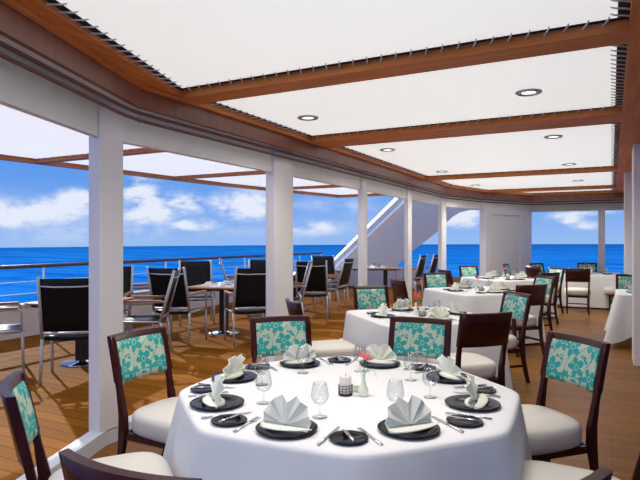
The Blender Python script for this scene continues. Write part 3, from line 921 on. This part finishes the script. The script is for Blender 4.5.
TZ = .7585
def setting(cx, cy, ang, rp, where, full=True):
    """ang: clockwise from the view direction, seen from the table centre"""
    def at(a, r):
        X, Y = sin(radians(a)) * r, cos(radians(a)) * r
        wx, wy = X * CS - Y * SN, X * SN + Y * CS
        return (cx + wx, cy + wy, TZ)
    rz = rz_of(ang + 180)           # local +y looks to the table centre, local -y to the diner
    def mv(p, dx, dy):              # dx to the diner's right, dy towards the centre
        c, s_ = cos(rz), sin(rz); return (p[0] + dx * c - dy * s_, p[1] + dx * s_ + dy * c, p[2])
    p = at(ang, rp)
    put(plate, p, rz, 'round black dinner plate ' + where)
    q = mv(p, 0, -.022); put(NK, (q[0], q[1], TZ + .001), rz, 'pale fan folded napkin standing ' + where)
    b = at(ang + 22.5, rp + .06) if full else mv(p, -.24, .0)
    put(bplate, b, rz, 'small black bread plate ' + where)
    put(BK, (b[0], b[1], TZ + .013), rz + radians(-8 if full else 10), 'butter knife on the bread plate ' + where)
    g = at(ang - 7.5, rp - .21 if full else rp - .2)
    put(GL, g, 0, 'clear stemmed wine glass ' + where)
    q = mv(p, -.185, -.01) if full else mv(p, -.165, 0)
    put(FK, q, rz, 'steel fork beside the plate ' + where)
    q = mv(p, .19, .0) if full else mv(p, .165, 0)
    put(KN, q, rz, 'steel table knife beside the plate ' + where)
def centre(cx, cy, where, off=(.10, -.10)):
    # positions right / forward of the viewer
    def o(X, Y): w = W(X, Y); return (cx + w[0], cy + w[1], TZ)
    put(CD, o(.01, -.08), 0, 'white pillar candle in a wire holder ' + where)
    put(VS, o(*off), 0, 'pale green bud vase ' + where)
    v = o(*off)
    put(FL, v, TH + pi * .06, 'red anthurium stem in the vase ' + where)
    put(BW, o(.07, -.01), 0, 'small pale green bowl ' + where)

# ---- round table in the foreground
TX, TY = .12, 2.94
T1 = W(TX, TY)
dtable(*W(.148, 2.95), .82, 'big round dining table in the foreground, under its cloth')
A0 = radians(116.5)
def octo(a):
    d = (a - A0 + pi / 8) % (pi / 4) - pi / 8        # 0 at a corner
    e_ = pi / 8 - sqrt(d * d + .0045)
    return .836 / cos(e_)
cloth('c', octo, .72, .11, 8, 'white linen cloth on the big round foreground table', *W(.148, 2.95), 0, 3, .05, 0, A0)
ws = {-157: 'at the near left place of the big round table', 158: 'at the near right place of the big round table',
      -112: 'at the leftmost place of the big round table', 113: 'at the rightmost place of the big round table',
      -67: 'at the back left place of the big round table', 68: 'at the back right place of the big round table',
      -22: 'at the round table, rear place before the column', 23: 'at the round table, rear place behind the flower'}
for a, w in ws.items(): setting(T1[0], T1[1], a, .662, w)
centre(T1[0], T1[1], 'in the middle of the round foreground table')
R1 = 1.10
cw = [(-.97, 2.47, 66, 'dark wood dining chair at the left edge, teal back seen beside the sill'),
      (-.90, 3.50, 118, 'dining chair with teal back in front of the nearest column'),
      (-.21, 4.02, 162.5, 'teal backed dining chair behind the round table, before the second column'),
      (.62, 3.96, 206, 'teal backed dining chair behind the red flower of the round table'),
      (1.27, 3.33, 251, 'teal backed dining chair with its whole back in view, right of the round table'),
      (1.09, 2.36, 296, 'dining chair at the bottom right, only its cream seat in the photo'),
      (.39, 1.645, -26.6, 'dining chair cut off at the bottom right corner, dark rail tip showing'),
      (-.373, 1.78, 25.7, 'dining chair at the bottom left corner, curved dark rail seen from behind')]
for X, Y, h, l in cw: chair(X, Y, h, l)

# ---- the row of square tables
def sqtable(X, Y, hw, hr, tname, angs, seed, drop=.70, rot=None, rset=.42):
    cx, cy = W(X, Y)
    rot = rot if rot is not None else rz_of(-17)
    dtable(cx, cy, hw, 'square dining table under its cloth, ' + tname, False, rot)
    cloth('c', square(hw), drop, .05, 4, 'white linen cloth on the ' + tname, cx, cy, rot, seed, .02, .05)
    wd = ['far', 'outer', 'near', 'inner']
    for k, a in enumerate(angs):
        setting(cx, cy, a, rset, 'at the %s side of the %s' % (wd[k], tname), False)
    centre(cx, cy, 'in the middle of the ' + tname, (-.03, .06))
row = [(1.05, 5.9, .64, 'second square table'), (2.50, 8.80, .67, 'third square table'), (3.85, 11.6, .70, 'fourth square table')]
AN = [-17, -107, 163, 73]
for i, (X, Y, hw, t) in enumerate(row):
    sqtable(X, Y, hw, 0, t, AN, 11 + i)
    lb = ['teal backed dining chair at the far side of the ' + t, 'dark backed dining chair on the column side of the ' + t,
          'dining chair seen from behind at the near side of the ' + t, 'teal backed dining chair on the aisle side of the ' + t]
    for a, l in zip(AN, lb):
        r_ = hw + (.36 if a == 73 else .41)
        sx = {163: -.09, 73: -.10}.get(a, 0)
        chair(X + sx + r_ * sin(radians(a)), Y + r_ * cos(radians(a)), a + 180, l)
# far table at the end opening
sqtable(6.35, 13.3, .72, 0, 'far end table', [27.5, -62.5, -152.5, 117.5], 21, rot=0)
chair(4.96 + .25, 12.95 + .1, 70, 'dark backed dining chair turned sideways left of the far end table')
chair(5.75, 14.2, 152, 'teal backed dining chair against the far left corner of the end opening')
chair(4.90, 13.75, 120, 'teal backed dining chair seen edge on against the panelled wall')
chair(6.85, 14.35, 205, 'teal backed dining chair behind the far end table, before the sea')
chair(5.52, 12.0, 24, 'dining chair seen squarely from behind at the near side of the far end table')
chair(6.50, 12.15, -63, 'dining chair with cream seat showing beside the right hand columns')
# right hand table
TR = (.62, 9.75)
dtable(TR[0], TR[1], .5, 'square dining table between the right hand columns, under its cloth', False)
cloth('c', square(.56, 14), lambda a: .42 + .28 * max(0, (square(.56, 14)(a) / square(.56, 14)(a0c) - .72) / .28), .05, 4, 'white cloth with a pointed hanging corner on the right hand table', TR[0], TR[1], 0, 5, .012, .36)
put(plate, (TR[0] - .30, TR[1] - .1, TZ), 0, 'round black dinner plate on the right hand table')
put(NK, (TR[0] - .30, TR[1] - .1, TZ + .001), .5, 'pale fan folded napkin standing on the right hand table')
put(DC, (.30, 10.75, 0), pi, 'teal backed dining chair just behind the right hand table')
put(DC, (.62, 9.0, 0), 0, 'dining chair with cream seat at the near side of the right hand table')

# ------------------------------------------------------------------ outer deck tables
def decktable(X, Y, label, hw=.44, hd=.44, legs=1, rot=None):
    x, y = W(X, Y)
    t = empty('deck_table', (x, y, DK + .001), rot or 0); tag(t, label, 'table', 'teak topped tables on the outer deck')
    m = MB(); m.box(-hw, -hd, .715, hw, hd, .74); m.build('tabletop', M['teak'], t, bevel=.006)
    m = MB(); m.box(-hw + .05, -hd + .05, .685, hw - .05, hd - .05, .714); m.build('top_frame', M['darkwood'], t)
    if legs == 1:
        MB().box(-.055, -.055, .03, .055, .055, .69).build('pedestal', M['darkwood'], t)
        MB().lathe([(.24, 0), (.245, .006), (.24, .014), (.08, .022), (.075, .035)], 36).build('base', M['chrome'], t)
    else:
        for sx in (-1, 1): MB().box(sx * .30 - .05, -.05, 0, sx * .30 + .05, .05, .69).build('leg', M['darkwood'], t)
    return (x, y)
def cup():
    return mk('napkin_fold', 'napkin', 'white folded napkins on the deck tables', MB().hexa([(-.07, -.06, 0), (.07, -.06, 0), (.07, .06, 0), (-.07, .06, 0)], [(-.03, -.015, .055), (.035, -.01, .05), (.03, .02, .06), (-.04, .02, .045)]), M['china'], bevel=.008)
CP = cup()
def mat_():
    return mk('place_mat', 'place mat', 'pale place mats on the deck tables', MB().box(-.15, -.11, 0, .15, .11, .004), M['china'])
PM = mat_()
dts = [(-2.81, 6.62, 'nearest deck table with chrome disc base behind the first column', 1, .44, 'nearest deck table'),
       (-1.50, 8.75, 'deck table laid with napkins between the first two columns', 1, .44, 'laid deck table'),
       (-.50, 11.75, 'deck table hidden behind the chairs right of the second column', 1, .44, 'half hidden deck table'),
       (1.38, 14.4, 'long deck table on two dark legs before the bulkhead', 2, .60, 'long deck table')]
for X, Y, l, lg, hw, nm in dts:
    x, y = decktable(X, Y, l, hw, .42, lg, TH if lg == 2 else TH * .5)
    z = DK + .742
    for k, (dx, dy) in enumerate(((-.24, 0), (.24, 0), (0, -.25), (0, .25))):
        w = W(dx, dy); s_ = ('outer end', 'inner end', 'near side', 'far side')[k]
        put(PM, (x + w[0], y + w[1], z), (0 if k > 1 else pi / 2) + TH, 'pale place mat at the %s of the %s' % (s_, nm))
        put(CP, (x + w[0], y + w[1], z + .005), k * 1.3, 'white folded napkin at the %s of the %s' % (s_, nm))
        w = W(dx * .55 + .09, dy * .55 + .05)
        w2 = W(dx * .5 + .16, dy * .5 + .13); put(TB, (x + w2[0], y + w2[1], z), 0, 'clear tumbler at the %s of the %s' % (s_, nm))
KS = [(-2.60, 5.95, -14, 'black sling deck chair seen from behind, left of the nearest column'),
      (-3.62, 6.25, 62, 'black sling deck chair cut by the left edge of the photo'),
      (-2.95, 7.75, 172, 'black sling deck chair facing us behind the nearest deck table'),
      (-2.20, 7.05, -97, 'black sling deck chair in profile with teak arms just right of the nearest column'),
      (-2.0, 7.98, 14, 'black sling deck chair seen from behind beside the profile chair'),
      (-2.85, 9.0, 72, 'black sling deck chair turned sideways by the railing'),
      (-2.15, 9.75, 165, 'black sling deck chair facing us beyond the laid deck table'),
      (-1.02, 8.0, -22, 'black sling deck chair seen from behind just left of the second column'),
      (-1.60, 11.2, 78, 'black sling deck chair seen edge on near the railing'),
      (-1.05, 10.4, 175, 'black sling deck chair half hidden by the second column'),
      (-.55, 9.3, -95, 'black sling deck chair in profile just right of the second column'),
      (-.12, 10.35, 6, 'black sling deck chair seen from behind right of the second column'),
      (.20, 12.9, 160, 'black sling deck chair facing us near the foot of the bulkhead edge'),
      (.25, 11.65, -66, 'black sling deck chair turned left beside the third column'),
      (2.26, 14.2, -62, 'black sling deck chair leaning right of the fourth column'),
      (2.73, 14.9, -62, 'black sling deck chair nearest the fifth column')]
for X, Y, h, l in KS: kchair(X, Y, h, l)

# ------------------------------------------------------------------ world, sun, camera
w = bpy.data.worlds.new('sky'); sc.world = w; w.use_nodes = True
nt = w.node_tree; N, L = nt.nodes, nt.links
bg = N['Background']
tc = N.new('ShaderNodeTexCoord')
nv = N.new('ShaderNodeVectorMath'); nv.operation = 'NORMALIZE'; L.new(tc.outputs['Generated'], nv.inputs[0])
sp = N.new('ShaderNodeSeparateXYZ'); L.new(nv.outputs[0], sp.inputs[0])
rp = N.new('ShaderNodeValToRGB'); e = rp.color_ramp.elements
e[0].position = 0; e[0].color = (.30, .50, .88, 1)
for pos, c in ((.03, (.24, .44, .88)), (.10, (.13, .34, .84)), (.22, (.065, .25, .78)), (.6, (.045, .17, .60))):
    k = e.new(pos); k.color = (*c, 1)
e[-1].position = 1; e[-1].color = (.03, .12, .5, 1)
L.new(sp.outputs['Z'], rp.inputs['Fac'])
def mth(op, a, b=None, c=None):
    q = N.new('ShaderNodeMath'); q.operation = op
    for i, v in enumerate((a, b, c)):
        if v is None: continue
        if isinstance(v, (int, float)): q.inputs[i].default_value = v
        else: L.new(v, q.inputs[i])
    return q.outputs[0]
def dirv(px, py):
    X, Y, Z = (px - 320), FP, 240 - py
    l = sqrt(X * X + Y * Y + Z * Z); wx, wy = W(X / l, Y / l); return (wx, wy, Z / l)
az = mth('ARCTAN2', sp.outputs['X'], sp.outputs['Y'])
blobs = [(0, 214, .11, .020, .8), (50, 210, .07, .018, .9), (78, 201, .035, .020, .9), (140, 196, .035, .035, 1.0), (152, 208, .07, .03, .9), (180, 205, .05, .022, .8), (192, 224, .055, .014, .7),
         (240, 205, .055, .026, .95), (262, 198, .04, .02, .7), (310, 228, .07, .015, .5), (460, 215, .035, .02, .8), (472, 226, .03, .015, .6), (565, 219, .03, .012, .85), (580, 225, .03, .010, .6), (585, 213, .06, .006, .5), (150, 228, .30, .03, .25), (340, 205, .10, .02, .25)]
acc = None
nz = N.new('ShaderNodeTexNoise'); nz.inputs['Scale'].default_value = 17; nz.inputs['Detail'].default_value = 7; nz.inputs['Roughness'].default_value = .6
mp = N.new('ShaderNodeMapping'); mp.inputs['Scale'].default_value = (1, 1, 2.2); L.new(nv.outputs[0], mp.inputs['Vector']); L.new(mp.outputs[0], nz.inputs['Vector'])
nd = mth('SUBTRACT', nz.outputs['Fac'], .5)
for px, py, ra, rz_, s_ in blobs:
    d = dirv(px, py); a0 = atan2(d[0], d[1])
    u = mth('DIVIDE', mth('SUBTRACT', az, a0), ra)
    v = mth('DIVIDE', mth('SUBTRACT', sp.outputs['Z'], d[2]), rz_)
    q = mth('ADD', mth('MULTIPLY', u, u), mth('MULTIPLY', v, v))
    g = mth('MULTIPLY', mth('EXPONENT', mth('MULTIPLY', q, -1.0)), s_)
    acc = g if acc is None else mth('MAXIMUM', acc, g)
n2 = N.new('ShaderNodeTexNoise'); n2.inputs['Scale'].default_value = 3.2; n2.inputs['Detail'].default_value = 6
L.new(mp.outputs[0], n2.inputs['Vector'])
haze = mth('MULTIPLY', mth('MAXIMUM', mth('SUBTRACT', n2.outputs['Fac'], .47), 0.0), 1.3)
cm = mth('ADD', mth('MULTIPLY', acc, mth('MULTIPLY_ADD', nd, 4.2, .95)), haze)
mr = N.new('ShaderNodeMapRange'); mr.interpolation_type = 'SMOOTHSTEP'
mr.inputs['From Min'].default_value = .12; mr.inputs['From Max'].default_value = .85
L.new(cm, mr.inputs['Value'])
mx = N.new('ShaderNodeMix'); mx.data_type = 'RGBA'
L.new(mr.outputs[0], mx.inputs['Factor']); L.new(rp.outputs['Color'], mx.inputs['A']); mx.inputs['B'].default_value = (.78, .84, .97, 1)
L.new(mx.outputs['Result'], bg.inputs['Color']); bg.inputs['Strength'].default_value = 1.0

sun = bpy.data.lights.new('sun', 'SUN'); sun.energy = 3.6; sun.angle = radians(.8); sun.color = (1, .95, .86)
so = bpy.data.objects.new('sun', sun); COL.objects.link(so)
from mathutils import Vector
sd = Vector((.87, -.45, -.50))         # direction the light travels
so.rotation_euler = sd.to_track_quat('-Z', 'Y').to_euler(); so.location = (-12, 6, 10)

fs = bpy.data.lights.new('added_fill_sun', 'SUN'); fs.energy = .5; fs.angle = radians(100); fs.color = (1, .92, .82)  # extra soft sun added behind the viewer to lift shaded fronts
fo = bpy.data.objects.new('added_fill_sun', fs); COL.objects.link(fo); fo.location = (3, -12, 6)
fo.rotation_euler = Vector((-.35, .9, -.12)).to_track_quat('-Z', 'Y').to_euler()

cam = bpy.data.cameras.new('camera'); cam.sensor_width = 36; cam.lens = FP / 640 * 36; cam.clip_end = 6000; cam.clip_start = .05
co = bpy.data.objects.new('camera', cam); COL.objects.link(co)
co.location = (0, 0, H); co.rotation_euler = (pi / 2, 0, TH)
sc.camera = co
sc.view_settings.view_transform = 'Standard'
sc.view_settings.exposure = 0
sc.cycles.max_bounces = 8
